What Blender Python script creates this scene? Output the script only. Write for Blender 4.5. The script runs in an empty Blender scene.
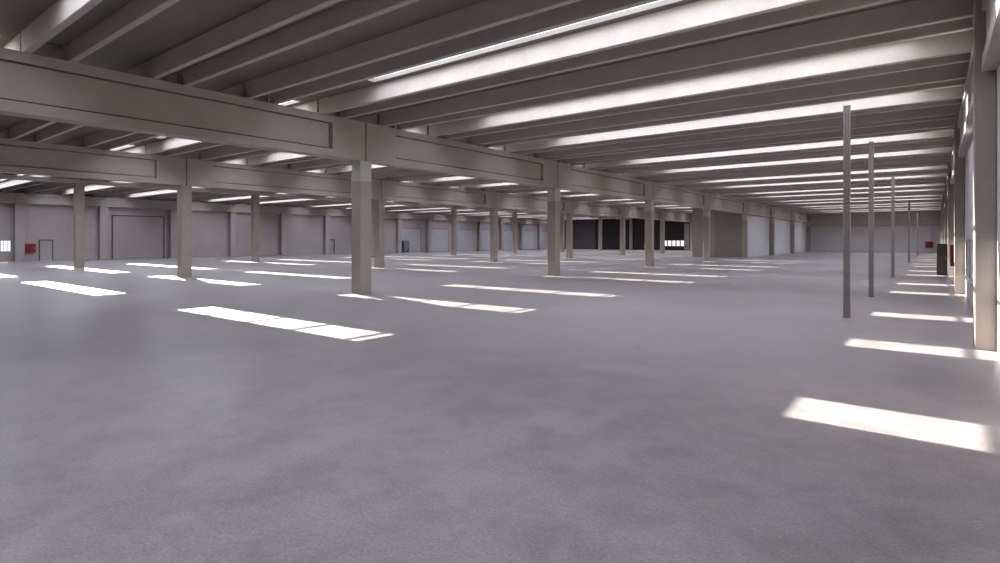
import bpy, bmesh, math
from mathutils import Vector, Matrix

sc = bpy.context.scene
COL = sc.collection

# ------------------------------------------------------------------ materials
def nodes_mat(name):
    m = bpy.data.materials.new(name)
    m.use_nodes = True
    nt = m.node_tree
    for n in list(nt.nodes):
        nt.nodes.remove(n)
    out = nt.nodes.new('ShaderNodeOutputMaterial')
    return m, nt, out

def concrete(name, c1, c2, rough=0.75, scale=0.8, spec=0.25, bump=0.15, fine=14.0):
    """two-tone mottled mineral surface in object-independent world coordinates"""
    m, nt, out = nodes_mat(name)
    N, L = nt.nodes, nt.links
    b = N.new('ShaderNodeBsdfPrincipled')
    geo = N.new('ShaderNodeNewGeometry')
    n1 = N.new('ShaderNodeTexNoise'); n1.inputs['Scale'].default_value = scale
    n1.inputs['Detail'].default_value = 6; n1.inputs['Roughness'].default_value = 0.62
    n2 = N.new('ShaderNodeTexNoise'); n2.inputs['Scale'].default_value = fine
    n2.inputs['Detail'].default_value = 4
    L.new(geo.outputs['Position'], n1.inputs['Vector'])
    L.new(geo.outputs['Position'], n2.inputs['Vector'])
    mixf = N.new('ShaderNodeMath'); mixf.operation = 'MULTIPLY_ADD'
    mixf.inputs[1].default_value = 0.3; L.new(n2.outputs['Fac'], mixf.inputs[0])
    sub = N.new('ShaderNodeMath'); sub.operation = 'MULTIPLY'; sub.inputs[1].default_value = 0.7
    L.new(n1.outputs['Fac'], sub.inputs[0]); L.new(sub.outputs[0], mixf.inputs[2])
    r = N.new('ShaderNodeValToRGB')
    r.color_ramp.elements[0].position = 0.32; r.color_ramp.elements[0].color = (*c1, 1)
    r.color_ramp.elements[1].position = 0.68; r.color_ramp.elements[1].color = (*c2, 1)
    L.new(mixf.outputs[0], r.inputs[0]); L.new(r.outputs[0], b.inputs['Base Color'])
    b.inputs['Roughness'].default_value = rough
    b.inputs['Specular IOR Level'].default_value = spec
    bp = N.new('ShaderNodeBump'); bp.inputs['Strength'].default_value = bump
    bp.inputs['Distance'].default_value = 0.01
    L.new(n2.outputs['Fac'], bp.inputs['Height']); L.new(bp.outputs[0], b.inputs['Normal'])
    L.new(b.outputs[0], out.inputs[0])
    return m

def plain(name, c, rough=0.5, metal=0.0, spec=0.4):
    m, nt, out = nodes_mat(name)
    N, L = nt.nodes, nt.links
    b = N.new('ShaderNodeBsdfPrincipled')
    geo = N.new('ShaderNodeNewGeometry')
    n = N.new('ShaderNodeTexNoise'); n.inputs['Scale'].default_value = 6
    L.new(geo.outputs['Position'], n.inputs['Vector'])
    r = N.new('ShaderNodeValToRGB')
    r.color_ramp.elements[0].color = (*[x * .88 for x in c], 1)
    r.color_ramp.elements[1].color = (*[min(1, x * 1.1) for x in c], 1)
    L.new(n.outputs['Fac'], r.inputs[0]); L.new(r.outputs[0], b.inputs['Base Color'])
    b.inputs['Roughness'].default_value = rough; b.inputs['Metallic'].default_value = metal
    b.inputs['Specular IOR Level'].default_value = spec
    L.new(b.outputs[0], out.inputs[0])
    return m

def glazing(name, col, strength, trans=0.75):
    """hazy daylight-filled glazing: lets the sun through and glows with sky light"""
    m, nt, out = nodes_mat(name)
    N, L = nt.nodes, nt.links
    t = N.new('ShaderNodeBsdfTransparent'); t.inputs[0].default_value = (trans, trans, trans, 1)
    e = N.new('ShaderNodeEmission'); e.inputs[0].default_value = (*col, 1); e.inputs[1].default_value = strength
    a = N.new('ShaderNodeAddShader')
    L.new(t.outputs[0], a.inputs[0]); L.new(e.outputs[0], a.inputs[1]); L.new(a.outputs[0], out.inputs[0])
    return m

def floor_mat():
    m, nt, out = nodes_mat('power_floated_floor')
    N, L = nt.nodes, nt.links
    b = N.new('ShaderNodeBsdfPrincipled')
    geo = N.new('ShaderNodeNewGeometry')
    def noise(s, d, dist=0.0, r=0.6):
        n = N.new('ShaderNodeTexNoise'); n.inputs['Scale'].default_value = s
        n.inputs['Detail'].default_value = d; n.inputs['Distortion'].default_value = dist
        n.inputs['Roughness'].default_value = r
        L.new(geo.outputs['Position'], n.inputs['Vector']); return n
    big, mid, fine = noise(0.22, 3, 0.4), noise(1.7, 9, 0.25, .72), noise(40, 3)
    def ramp(src, a, ca, z, cz):
        r = N.new('ShaderNodeValToRGB')
        r.color_ramp.elements[0].position = a; r.color_ramp.elements[0].color = (*ca, 1)
        r.color_ramp.elements[1].position = z; r.color_ramp.elements[1].color = (*cz, 1)
        L.new(src, r.inputs[0]); return r
    def mul(x, y):
        k = N.new('ShaderNodeMix'); k.data_type = 'RGBA'; k.blend_type = 'MULTIPLY'; k.inputs[0].default_value = 1
        L.new(x, k.inputs[6]); L.new(y, k.inputs[7]); return k.outputs[2]
    r1 = ramp(big.outputs['Fac'], .3, FL1, .7, FL2)
    r2 = ramp(mid.outputs['Fac'], .3, (.63, .62, .63), .58, (1.0, 1.0, 1.0))
    r3 = ramp(fine.outputs['Fac'], .3, (.72, .72, .72), .7, (1.12, 1.12, 1.12))
    c = mul(mul(r1.outputs[0], r2.outputs[0]), r3.outputs[0])
    L.new(c, b.inputs['Base Color'])
    rr = ramp(mid.outputs['Fac'], .3, (.27,) * 3, .7, (.42,) * 3)
    L.new(rr.outputs[0], b.inputs['Roughness'])
    b.inputs['Specular IOR Level'].default_value = 0.5
    bp = N.new('ShaderNodeBump'); bp.inputs['Strength'].default_value = 0.25; bp.inputs['Distance'].default_value = 0.004
    L.new(fine.outputs['Fac'], bp.inputs['Height']); L.new(bp.outputs[0], b.inputs['Normal'])
    L.new(b.outputs[0], out.inputs[0])
    return m

FL1, FL2 = (.285, .258, .275), (.37, .335, .352)
M = dict(
    floor=floor_mat(),
    column=concrete('column_concrete', (.27, .235, .21), (.34, .30, .27), scale=1.2),
    head=concrete('pale_painted_concrete', (.40, .37, .35), (.46, .43, .41), scale=1.2),
    girder=concrete('girder_concrete', (.33, .295, .268), (.41, .367, .335), scale=.7),
    rib=concrete('rib_concrete', (.38, .34, .315), (.46, .415, .385), scale=.9),
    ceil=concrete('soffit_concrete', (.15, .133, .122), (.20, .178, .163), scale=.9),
    wall=concrete('wall_panel_concrete', (.31, .27, .275), (.38, .335, .34), scale=.5),
    wall_r=concrete('right_wall_plaster', (.46, .43, .455), (.53, .50, .525), scale=.5),
    white=concrete('white_partition', (.50, .485, .51), (.57, .555, .58), scale=.4),
    brown=concrete('brown_partition', (.24, .215, .20), (.29, .26, .245), scale=.4),
    brown2=concrete('brown_partition_dark', (.19, .17, .16), (.23, .205, .19), scale=.4),
    dark=concrete('charcoal_wall', (.022, .019, .021), (.035, .03, .033), scale=.4),
    dark2=concrete('dark_grey_wall', (.08, .072, .08), (.11, .10, .11), scale=.4),
    box=concrete('grey_enamel', (.14, .13, .14), (.18, .17, .18), scale=.4),
    bluedoor=concrete('blue_grey_door', (.37, .365, .41), (.43, .42, .465), rough=.5, scale=.6),
    doorpaint=concrete('door_paint', (.26, .24, .25), (.31, .29, .30), rough=.5),
    frame=plain('dark_frame', (.05, .045, .05)),
    slot=plain('dark_joint', (.02, .018, .02), rough=.9),
    red=plain('red_enamel', (.17, .006, .012), rough=.4),
    cab=plain('dark_brown_enamel', (.028, .022, .02), rough=.45),
    steel=plain('painted_steel', (.235, .21, .215), rough=.5),
    skyframe=plain('skylight_upstand', (.62, .60, .60), rough=.6),
    bar=plain('glazing_bar', (.45, .44, .45), rough=.5),
    chrome=plain('handle_metal', (.6, .6, .6), rough=.3, metal=1),
    glass=glazing('skylight_glazing', (.84, .905, 1.0), 9.3, .85),
    winglass=glazing('window_glazing', (.95, .97, 1.0), .75, .3),
)

# ------------------------------------------------------------------ mesh helpers
def bx(bm, x0, x1, y0, y1, z0, z1):
    v = [bm.verts.new((x, y, z)) for z in (z0, z1) for x, y in ((x0, y0), (x1, y0), (x1, y1), (x0, y1))]
    for f in ((3, 2, 1, 0), (4, 5, 6, 7), (0, 1, 5, 4), (1, 2, 6, 5), (2, 3, 7, 6), (3, 0, 4, 7)):
        bm.faces.new([v[i] for i in f])

def cbx(bm, x0, x1, y0, y1, z0, z1, c=.02):
    """upright box with chamfered vertical edges"""
    pts = [(x0 + c, y0), (x1 - c, y0), (x1, y0 + c), (x1, y1 - c), (x1 - c, y1), (x0 + c, y1), (x0, y1 - c), (x0, y0 + c)]
    lo = [bm.verts.new((x, y, z0)) for x, y in pts]; hi = [bm.verts.new((x, y, z1)) for x, y in pts]
    bm.faces.new(lo[::-1]); bm.faces.new(hi)
    for i in range(8):
        j = (i + 1) % 8
        bm.faces.new([lo[i], lo[j], hi[j], hi[i]])

def prism_x(bm, prof, x0, x1):
    """extrude a (y, z) profile along x"""
    a = [bm.verts.new((x0, y, z)) for y, z in prof]; b = [bm.verts.new((x1, y, z)) for y, z in prof]
    n = len(prof)
    bm.faces.new(a[::-1]); bm.faces.new(b)
    for i in range(n):
        j = (i + 1) % n
        bm.faces.new([a[i], a[j], b[j], b[i]])

def obj(name, bm, mat, parent=None, loc=(0, 0, 0)):
    bmesh.ops.recalc_face_normals(bm, faces=bm.faces[:])
    me = bpy.data.meshes.new(name); bm.to_mesh(me); bm.free()
    me.materials.append(mat)
    o = bpy.data.objects.new(name, me); COL.objects.link(o)
    o.location = loc
    if parent: o.parent = parent
    return o

def new(): return bmesh.new()

def tag(o, label, cat, group=None):
    o['label'] = label; o['category'] = cat; o['kind'] = 'thing'
    if group: o['group'] = group
    return o

def thing(name, loc, label, cat, group=None):
    e = bpy.data.objects.new(name, None); e.empty_display_size = .3
    COL.objects.link(e); e.location = loc
    return tag(e, label, cat, group)

def struct(name, bm, mat):
    o = obj(name, bm, mat); o['kind'] = 'structure'; return o

def copy_tree(o, loc, label, group=None):
    r = o.copy(); COL.objects.link(r); r.location = loc; r['label'] = label
    if group: r['group'] = group
    for ch in list(o.children):
        c = ch.copy(); COL.objects.link(c); c.parent = r
        for g in list(ch.children):
            d = g.copy(); COL.objects.link(d); d.parent = c
    return r

ORD = ['zeroth', 'first', 'second', 'third', 'fourth', 'fifth', 'sixth', 'seventh', 'eighth', 'ninth', 'tenth',
       'eleventh', 'twelfth', 'thirteenth', 'fourteenth', 'fifteenth', 'sixteenth']

# ------------------------------------------------------------------ layout (metres)
P = 14.1                       # bay length along the hall
XA, XB, XC = -17.87, -33.6, -51.8
XW, XR = -71.4, .92            # left and right wall faces
YE, YN = 113.15, -14.3         # far and near end walls
GB, GT = 5.19, 6.70            # girder bottom / top
CB = 6.42                      # underside of the shallow girders on the third row
ZC = 7.25                      # soffit
NB = 8
MP = P / 5                     # roof module
Y0 = 3.67                      # first rib
SKY = [m for m in range(-5, 40) if (m % 5 in (4, 1) and m != 1)] + [2]
SKY = sorted(m for m in SKY if m <= 37)
SPANS = [('right aisle', XA, .98, -5), ('second aisle', XB, XA, -2), ('third aisle', XC, XB, -1), ('left wall aisle', XW - .1, XC, 0)]
INSET = {'right aisle': (3.43, 1.5), 'second aisle': (2.6, .8), 'third aisle': (3.0, .8), 'left wall aisle': (2.6, .8)}

# ------------------------------------------------------------------ setting
bm = new(); bx(bm, XW - .6, XR + .6, YN - .5, YE + .5, -.3, 0); struct('floor', bm, M['floor'])

bm = new()                                             # soffit: strips, open where the skylights are
ys = YN - .3
def strip(y0, y1, x0=XW - .6, x1=XR + .6): bx(bm, x0, x1, y0, y1, ZC, ZC + .12)
holes = {}
cur = ys
for m in SKY:
    a = Y0 + MP * m + .91 + .20 + .06; b = Y0 + MP * (m + 1) - .22
    strip(cur, a)
    xs = [XW - .6]
    for nm, x0, x1, ms in reversed(SPANS):
        if m >= ms:
            h0, h1 = x0 + INSET[nm][0], x1 - INSET[nm][1]
            holes.setdefault(m, []).append((nm, h0, h1, a, b))
            xs += [h0, h1]
    xs.append(XR + .6)
    for i in range(0, len(xs), 2): strip(a, b, xs[i], xs[i + 1])
    cur = b
strip(cur, YE + .5)
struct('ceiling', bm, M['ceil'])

# right wall with a recessed closed shutter window
bm = new()
wy0, wy1, wz0, wz1 = 22.2, 27.0, .8, 2.12
bx(bm, XR, XR + .3, YN, wy0, 0, 8.1); bx(bm, XR, XR + .3, wy1, YE, 0, 8.1)
bx(bm, XR, XR + .3, wy0, wy1, 0, wz0); bx(bm, XR, XR + .3, wy0, wy1, wz1, 8.1)
struct('wall_right', bm, M['wall_r'])
bm = new()
bx(bm, XR + .02, XR + .1, wy0, wy1, wz0, wz1)
wf = struct('window_1', bm, M['wall_r'])
bm = new()
for y in (wy0, (wy0 + wy1) / 2 - .04, wy1 - .08): bx(bm, XR - .01, XR + .019, y, y + .08, wz0, wz1)
bx(bm, XR - .01, XR + .019, wy0, wy1, wz1 - .07, wz1)
obj('window_frame', bm, M['doorpaint'], wf)
bm = new(); bx(bm, XR - .08, XR + .1, wy0 - .1, wy1 + .1, wz0 - .05, wz0)
obj('window_sill', bm, M['skyframe'], wf)

# left wall (openings for one window)
bm = new()
ly0, ly1, lz0, lz1 = 13.1, 13.95, .95, 2.08
bx(bm, XW - .3, XW, YN, ly0, 0, 8.1); bx(bm, XW - .3, XW, ly1, YE, 0, 8.1)
bx(bm, XW - .3, XW, ly0, ly1, 0, lz0); bx(bm, XW - .3, XW, ly0, ly1, lz1, 8.1)
struct('wall_left', bm, M['wall'])
bm = new()
bx(bm, XW - .12, XW - .1, ly0, ly1, lz0, lz1)
w2 = struct('window_2', bm, M['winglass'])
bm = new()
for y in (ly0, ly1 - .05): bx(bm, XW - .1, XW + .01, y, y + .05, lz0, lz1)
for z in (lz0, lz1 - .05): bx(bm, XW - .1, XW + .01, ly0 + .05, ly1 - .05, z, z + .05)
for y in (ly0 + .28, ly0 + .56): bx(bm, XW - .1, XW - .07, y - .012, y + .012, lz0 + .05, lz1 - .05)
for z in (lz0 + .37, lz0 + .74): bx(bm, XW - .1, XW - .07, ly0 + .05, ly1 - .05, z - .012, z + .012)
obj('window_frame', bm, M['steel'], w2)

# near end wall behind the camera
bm = new(); bx(bm, XW - .3, XR + .3, YN - .3, YN, 0, 8.1); struct('wall_near', bm, M['wall'])

# far end wall in sections of differing tone, two of them dark
def q2x(px):                      # where a sight line of the photograph meets the far wall
    r = (px - 500) / 560.; s, c = .6135, .7897
    return YE * (r * c - s) / (c + r * s)
xw0, xw1 = q2x(663), q2x(685)
bm = new(); bx(bm, XW - .3, q2x(595), YE, YE + .3, 0, 8.1); struct('wall_far', bm, M['dark2'])
bm = new()
bx(bm, q2x(595), xw0, YE, YE + .3, 0, 8.1); bx(bm, xw1, q2x(690), YE, YE + .3, 0, 8.1)
bx(bm, xw0, xw1, YE, YE + .3, 0, .8); bx(bm, xw0, xw1, YE, YE + .3, 2.05, 8.1)
struct('wall_far.001', bm, M['dark'])
bm = new(); bx(bm, q2x(690), -23.3, YE, YE + .3, 0, 8.1); struct('wall_far.002', bm, M['white'])
bm = new(); bx(bm, -23.3, XR + .3, YE, YE + .3, 0, 8.1); struct('wall_far.003', bm, M['wall_r'])
bm = new(); bx(bm, xw0, xw1, YE + .12, YE + .14, .8, 2.05); w3 = struct('window_3', bm, M['winglass'])
bm = new()
for i in range(6):
    x = xw0 + (xw1 - xw0 - .2) * i / 5
    bx(bm, x, x + .2, YE - .02, YE + .1, .8, 2.05)
bx(bm, xw0, xw1, YE - .02, YE + .1, 1.98, 2.05); bx(bm, xw0, xw1, YE - .02, YE + .1, .8, .87)
obj('window_frame', bm, M['steel'], w3)

# enclosed room in the far part of the right aisle's edge
bm = new(); bx(bm, -21.3, XA - .29, 70.22, 70.5, 0, 6.68); struct('wall_room_front', bm, M['brown2'])
bm = new(); bx(bm, -24.0, -21.3, 70.19, 70.5, 0, 6.68); struct('wall_room_front.001', bm, M['brown'])
bm = new(); bx(bm, XA - .5, XA - .29, 70.5, YE, 0, GB); struct('wall_room_side', bm, M['white'])
bm = new(); bx(bm, -24.0, -23.8, 70.5, YE, 0, 6.68); struct('wall_room_side.001', bm, M['brown'])

# ------------------------------------------------------------------ columns
W = .28
def col_mesh(z0, z1, w=W):
    b = new(); cbx(b, -w, w, -w, w, z0, z1, .02); return b
rowname = {'A': 'nearest row of columns', 'B': 'middle row of columns', 'C': 'third row of columns from the right'}
protoA = protoB = protoC = None
for row, X in (('A', XA), ('B', XB), ('C', XC)):
    for k in range(1, NB + 1):
        loc = (X, P * k, 0)
        if row == 'A':
            lab = f'square concrete column with pale painted top, {ORD[k]} from the camera in the row beside the right aisle'
        elif row == 'B':
            lab = f'plain square concrete column, {ORD[k]} from the camera in the second row from right'
        else:
            lab = f'plain square concrete column, {ORD[k]} from the camera in the row nearest left wall'
        lab = ' '.join(lab.split()[:16])
        grp = {'A': 'columns with pale tops beside the right aisle', 'B': 'plain columns of the second row', 'C': 'plain columns of the row by the left wall'}[row]
        if row == 'A':
            if protoA is None:
                protoA = t = thing('concrete_column', loc, lab, 'column', grp)
                obj('shaft', col_mesh(0.0, 4.40), M['column'], t)
                h = obj('column_head', col_mesh(4.40, GB - .004), M['head'], t); h['label'] = 'pale painted column top'
            else:
                copy_tree(protoA, loc, lab, grp)
        elif row == 'C':
            if protoC is None:
                protoC = tag(obj('concrete_column', col_mesh(0.0, CB - .004), M['column'], None, loc), lab, 'column', grp)
            else:
                copy_tree(protoC, loc, lab, grp)
        else:
            if protoB is None:
                protoB = tag(obj('concrete_column', col_mesh(0.0, GB - .004), M['column'], None, loc), lab, 'column', grp)
            else:
                copy_tree(protoB, loc, lab, grp)

# right wall columns, full height
RY = .25
protoR = None
for k in range(0, NB):
    if k == 0: continue
    loc = (.76, P * k + RY, 0)
    lab = f'tall concrete column against the right wall, {ORD[k]} from the camera'
    if protoR is None:
        b = new(); cbx(b, -.16, .157, -.28, .28, 0, GT - .004, .012)
        protoR = tag(obj('wall_column', b, M['column'], None, loc), lab, 'column', 'columns against the right wall')
    else:
        copy_tree(protoR, loc, lab)

# left wall pilasters
protoL = None
for n in range(2, 16):
    loc = (XW + .004, P / 2 * n, 0)
    lab = f'concrete pilaster on the left wall, {ORD[n-1]} from the left edge of the view'
    if protoL is None:
        b = new(); cbx(b, 0, .62, 0, .75, 0, 5.68, .012)
        protoL = tag(obj('wall_pilaster', b, M['wall'], None, loc), lab, 'pilaster', 'pilasters along the left wall')
    else:
        copy_tree(protoL, loc, lab)

# ------------------------------------------------------------------ girders
def girder_mesh(L=P - .04, w=.28, web=.08, endb=1.5):
    b = new()
    bx(b, -w, w, .02, L, GB, GB + .28)                    # bottom flange
    bx(b, -w, w, .02, L, GT - .26, GT - .002)             # top flange
    bx(b, -.05, .05, .02, L, GB + .28, GT - .26)          # core, seen only in the narrow joints
    bx(b, -.19, .19, .02 + endb, L - endb - .16, GB + .325, GT - .305)   # recessed panel
    bx(b, -w, w, .02, .02 + endb, GB + .28, GT - .26)
    bx(b, -w, w, L - endb, L, GB + .28, GT - .26)
    return b
protoG = protoS = None
def between(k):
    if k <= 0: return 'passing overhead before the first column'
    return f'between the {ORD[k]} and {ORD[k+1]} columns'
for row, X in (('A', XA), ('B', XB), ('C', XC)):
    rn = {'A': 'right-hand column row', 'B': 'second column row', 'C': 'third column row'}[row]
    for k in range(-1 if row == 'A' else 0, NB):
        if k == -1: lab = f'recessed concrete girder of the {rn}, beyond the frame beside the camera'
        elif k == 0: lab = f'recessed concrete girder of the {rn}, running up to its first column'
        else: lab = f'recessed concrete girder of the {rn}, {between(k)}'
        loc = (X, P * k, 0)
        if row == 'C':
            lab = lab.replace('recessed', 'shallow')
            if protoS is None:
                b = new(); cbx(b, -.28, .28, .02, P - .02, CB, GT - .002, .01)
                protoS = tag(obj('concrete_girder', b, M['girder'], None, loc), lab, 'girder', 'shallow girders on the ' + rn)
            else:
                copy_tree(protoS, loc, lab)
        elif protoG is None:
            protoG = tag(obj('concrete_girder', girder_mesh(), M['girder'], None, loc), lab, 'girder', 'girders on the ' + rn)
        else:
            copy_tree(protoG, loc, lab, 'girders on the ' + rn)

def edge_girder_right():
    b = new()
    a, z = .32, P - .28 - .04
    bx(b, .70, XR - .004, a, z, 5.30, 5.56); bx(b, .70, XR - .004, a, z, GT - .26, GT - .002)
    bx(b, .76, XR - .004, a, z, 5.56, GT - .26)
    return b
protoE = None
for k in range(-1, NB):
    lab = f'edge girder on the right wall, {between(k) if k > 0 else ("ending at the first wall column" if k == 0 else "behind the camera")}'
    loc = (0, P * k + RY, 0)
    if protoE is None:
        protoE = tag(obj('edge_girder', edge_girder_right(), M['girder'], None, loc), lab, 'girder', 'edge girders on the right wall')
    else: copy_tree(protoE, loc, lab)
protoF = None
for k in range(0, NB):
    lab = f'edge girder topping the left wall, {ORD[k+1]} from the left edge of the view'
    loc = (0, P * k, 0)
    if protoF is None:
        b = new()
        bx(b, XW + .004, XW + .72, .01, P - .01, 5.70, 5.86); bx(b, XW + .004, XW + .72, .01, P - .01, GT - .26, GT - .002)
        bx(b, XW + .004, XW + .60, .01, P - .01, 5.86, GT - .26)
        protoF = tag(obj('edge_girder', b, M['girder'], None, loc), lab, 'girder', 'edge girders on the left wall')
    else: copy_tree(protoF, loc, lab)

# beam across the far wall
b = new(); bx(b, XA + .3, .69, YE - .7, YE - .01, 4.55, GT - .004); bx(b, XA + .3, .69, YE - .76, YE - .7, 4.55, 4.85)
tag(obj('end_beam', b, M['girder']), 'deep concrete beam across the top of the far end wall', 'beam')

# ------------------------------------------------------------------ roof beams (pairs of ribs)
def rib_prof(y):
    return [(y + .015, GT), (y + .145, GT), (y + .16, GT + .015), (y + .165, ZC - .01), (y - .005, ZC - .01), (y, GT + .015)]
for nm, x0, x1, ms in SPANS:
    proto = None
    L = (x1 - x0) / 2
    xa, xb = -L + .06, L - .06
    if nm == 'right aisle': xb = L - .07
    if nm == 'left wall aisle': xa = -L + .12
    for m in range(ms, 39):
        yc = Y0 + MP * m
        bay = math.floor(yc / P); pos = int(round((yc - bay * P - (Y0 % MP)) / MP)) + 1
        if bay < 0: wh = f'{ORD[pos]} of those behind the camera'
        elif bay == 0: wh = f'{ORD[pos]} of five before the first column'
        else: wh = f'{ORD[pos]} of five past the {ORD[bay]} column'
        lab = f'double-ribbed concrete roof beam over the {nm}, {wh}'
        loc = ((x0 + x1) / 2, yc, 0)
        if proto is None:
            proto = thing('roof_beam', loc, lab, 'roof beam', f'roof beams over the {nm}')
            for dy in (0, .91):
                b = new(); prism_x(b, rib_prof(dy), xa, xb); obj('rib', b, M['rib'], proto)
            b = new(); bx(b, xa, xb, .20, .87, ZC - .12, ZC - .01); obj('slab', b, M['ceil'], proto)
        else: copy_tree(proto, loc, lab)

# ------------------------------------------------------------------ skylights
for nm, x0, x1, ms in SPANS:
    proto = None
    for m in SKY:
        if m < ms: continue
        h = [t for t in holes[m] if t[0] == nm][0]
        _, h0, h1, a, b_ = h
        yc = Y0 + MP * m
        first = -1 if nm in ('right aisle', 'second aisle') else 2
        pos = SKY.index(m) - SKY.index(first) + 1
        wh = f'{ORD[pos]} counting away from the camera' if pos > 0 else ('beside the camera, outside the view' if m >= -1 else 'behind the camera')
        loc = ((h0 + h1) / 2, (a + b_) / 2, 0)
        lab = f'long glazed skylight over the {nm}, {wh}'
        if proto is None:
            proto = thing('roof_skylight', loc, lab, 'skylight', f'skylights over the {nm}')
            lx, ly = (h1 - h0) / 2, (b_ - a) / 2
            zt = ZC + .55
            b = new(); T = .06; z0 = ZC + .121
            bx(b, -lx - T, lx + T, -ly - T, -ly, z0, zt); bx(b, -lx - T, lx + T, ly, ly + T, z0, zt)
            bx(b, -lx - T, -lx, -ly, ly, z0, zt); bx(b, lx, lx + T, -ly, ly, z0, zt)
            obj('upstand', b, M['skyframe'], proto)
            npn = max(3, round(2 * lx / 2.05))
            bm2 = new()
            for i in range(1, npn):
                x = -lx + 2 * lx * i / npn
                bx(bm2, x - .045, x + .045, -ly, ly, zt - .07, zt - .005)
            obj('glazing_bars', bm2, M['bar'], proto)
            bm3 = new()
            bx(bm3, -lx, lx, -ly, ly, zt + .002, zt + .012)
            # single-surface glazing sheet: keep only its lower face
            bmesh.ops.delete(bm3, geom=[f for f in bm3.faces if f.calc_center_median().z > zt + .003], context='FACES')
            me = bpy.data.meshes.new('glazing'); bm3.to_mesh(me); bm3.free(); me.materials.append(M['glass'])
            g = bpy.data.objects.new('glazing', me); COL.objects.link(g); g.parent = proto
        else: copy_tree(proto, loc, lab)

# ------------------------------------------------------------------ steel posts in the right aisle
proto = None
posts = [(-1.88, 17.7), (-1.86, 24.75), (-1.87, 38.4), (-1.87, 63.2), (-1.87, 94.)]
plab = ['nearest and tallest-looking thin steel post standing in the right aisle',
        'second thin steel post in the right aisle, just beyond the nearest post',
        'third thin steel post of five standing in the right aisle',
        'fourth thin steel post of five in the right aisle, far down the hall',
        'furthest and faintest of the thin steel posts in the right aisle']
for (x, y), lab in zip(posts, plab):
    if proto is None:
        proto = thing('steel_post', (x, y, 0), lab, 'post', 'thin steel posts in the right aisle')
        b = new()
        cbx(b, -.08, .08, -.045, .065, .012, 5.71, .008)
        bx(b, -.08, -.05, -.065, -.046, .012, 5.71); bx(b, .05, .08, -.065, -.046, .012, 5.71)
        bx(b, -.014, .014, -.065, -.046, .012, 5.71)
        obj('post_shaft', b, M['steel'], proto)
        b = new(); cbx(b, -.10, .10, -.09, .09, 0, .012, .01); obj('base_plate', b, M['steel'], proto)
        b = new(); bx(b, -.085, .085, -.065, .067, 5.71, 5.725); obj('top_cap', b, M['steel'], proto)
    else: copy_tree(proto, (x, y, 0), lab)

# ------------------------------------------------------------------ things along the right wall
t = thing('control_cabinet', (.33, 42.75, 0), 'tall dark brown cabinet beside the third column along the right wall', 'cabinet')
b = new(); cbx(b, -.25, .25, -.28, .30, .06, 1.88, .01); obj('body', b, M['cab'], t)
b = new(); bx(b, -.23, .23, -.26, .28, 0, .06); obj('plinth', b, M['frame'], t)
b = new(); bx(b, -.235, .235, -.30, -.281, .1, 1.84); d = obj('door', b, M['cab'], t)
b = new(); bx(b, .17, .19, -.325, -.301, .95, 1.12); obj('handle', b, M['chrome'], d)

t = thing('hose_cabinet', (XR - .004, 38.6, .70), 'narrow red cabinet mounted on the right wall before third column', 'cabinet')
b = new(); bx(b, -.26, 0, -.35, .35, 0, 1.15); obj('body', b, M['red'], t)
b = new(); bx(b, -.275, -.261, -.32, .32, .03, 1.12); d = obj('door', b, M['red'], t)
b = new(); bx(b, -.30, -.276, .24, .27, .5, .65); obj('handle', b, M['chrome'], d)

t = thing('red_panel', (-.75, YE - .01, .85), 'small red cabinet on the far end wall of the right aisle', 'cabinet')
b = new(); bx(b, -.5, .5, -.22, 0, 0, 1.0); obj('body', b, M['red'], t)
b = new(); bx(b, -.46, .46, -.24, -.221, .04, .96); obj('door', b, M['red'], t)

# ------------------------------------------------------------------ left wall fittings
t = thing('red_panel', (XW + .004, 15.35, .85), 'red wall cabinet on the left wall between pilaster and grey door', 'cabinet')
b = new(); bx(b, 0, .22, -.45, .45, 0, .88); obj('body', b, M['red'], t)
b = new(); bx(b, .221, .24, -.42, .42, .03, .85); d = obj('door', b, M['red'], t)
b = new(); bx(b, .241, .265, .3, .34, .38, .5); obj('handle', b, M['chrome'], d)

def wall_door(n, y0, y1, h, mat, fw=.08, lip=.05):
    b = new(); bx(b, XW + .004, XW + .03, y0, y1, .02, h)
    d = struct(f'door_{n}', b, mat)
    b = new()
    bx(b, XW + .004, XW + lip + .04, y0 - fw, y0, 0, h + fw); bx(b, XW + .004, XW + lip + .04, y1, y1 + fw, 0, h + fw)
    bx(b, XW + .004, XW + lip + .04, y0, y1, h, h + fw)
    obj('door_frame', b, M['frame'], d)
    return d
d = wall_door(1, 16.15, 17.15, 2.05, M['wall'])
b = new(); bx(b, XW + .04, XW + .10, 16.24, 16.29, .98, 1.08); obj('door_handle', b, M['chrome'], d)
b = new(); bx(b, XW + .03, XW + .16, 16.15, 17.15, 0, .05); obj('threshold', b, M['skyframe'], d)
d = wall_door(2, 50.3, 51.15, 2.05, M['doorpaint'], .14)
b = new(); bx(b, XW + .04, XW + .10, 50.4, 50.45, .98, 1.08); obj('door_handle', b, M['chrome'], d)
# wide blind shutter door in the second bay
d = wall_door(3, 22.5, 27.6, 4.75, M['wall'], .10, .06)
b = new()
for i in range(1, 8): bx(b, XW + .03, XW + .036, 22.5, 27.6, 4.75 * i / 8 - .012, 4.75 * i / 8 + .012)
obj('panel_ribs', b, M['doorpaint'], d)
for i, n in enumerate(range(9, 16)):
    y0 = P / 2 * n + 1.25
    d = wall_door(4 + i, y0, y0 + 4.4, 4.05, M['bluedoor'], .06, 0)
    b = new()
    for j in range(1, 8): bx(b, XW + .03, XW + .034, y0, y0 + 4.4, 4.05 * j / 8 - .01, 4.05 * j / 8 + .01)
    obj('panel_seams', b, M['doorpaint'], d)
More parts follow.
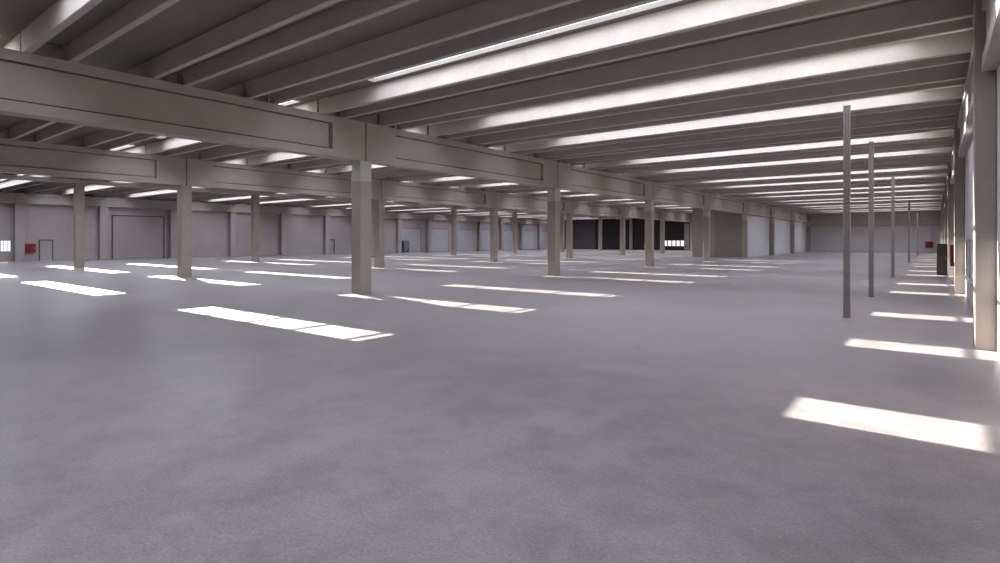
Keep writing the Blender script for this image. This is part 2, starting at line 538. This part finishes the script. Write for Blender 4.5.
# low dark service box beside the first blue door
t = thing('service_box', (XW + .3, 65.3, 0), 'small dark upright box standing by the first pale blue shutter door', 'box')
b = new(); cbx(b, -.25, .35, -.6, .6, .25, 2.0, .02); obj('body', b, M['box'], t)
b = new()
for y in (-.5, .42):
    bx(b, -.2, .3, y, y + .08, 0, .25)
obj('feet', b, M['steel'], t)

# pale pilaster beside the window in the far wall
b = new(); cbx(b, q2x(685) + .02, q2x(690) - .02, YE - .5, YE - .004, 0, 5.4, .02)
tag(obj('wall_pilaster', b, M['column']), 'pale concrete pilaster on the far wall right of the bright window row', 'pilaster')

# ------------------------------------------------------------------ light
sun_dir = Vector((1.67, -.452, -1)).normalized()
sd = bpy.data.lights.new('sun', 'SUN'); sd.energy = 29.0; sd.angle = math.radians(.3); sd.color = (1.0, .955, .82)
so = bpy.data.objects.new('sun', sd); COL.objects.link(so)
so.rotation_euler = (-sun_dir).to_track_quat('Z', 'Y').to_euler()
so.location = (-30, 20, 30)

w = bpy.data.worlds.new('sky'); sc.world = w; w.use_nodes = True
nt = w.node_tree; bg = nt.nodes['Background']
bg.inputs[0].default_value = (.75, .84, 1.0, 1); bg.inputs[1].default_value = 1.0

# ------------------------------------------------------------------ camera
cd = bpy.data.cameras.new('camera'); cam = bpy.data.objects.new('camera', cd); COL.objects.link(cam)
cd.sensor_fit = 'HORIZONTAL'; cd.sensor_width = 36; cd.lens = 36 * 560 / 1000
cd.shift_y = -41.5 / 1000
cd.clip_end = 500
cam.location = (0, 0, 2.1)
cam.rotation_euler = (math.radians(90), 0, math.atan2(435, 560))
sc.camera = cam

sc.view_settings.view_transform = 'Standard'; sc.view_settings.look = 'None'
sc.view_settings.gamma = 1; sc.view_settings.use_curve_mapping = False
sc.view_settings.exposure = 0.06
cy = sc.cycles
cy.max_bounces = 12; cy.diffuse_bounces = 8; cy.glossy_bounces = 4; cy.transparent_max_bounces = 12
cy.use_denoising = True; cy.sample_clamp_indirect = 8
cy.use_light_tree = True
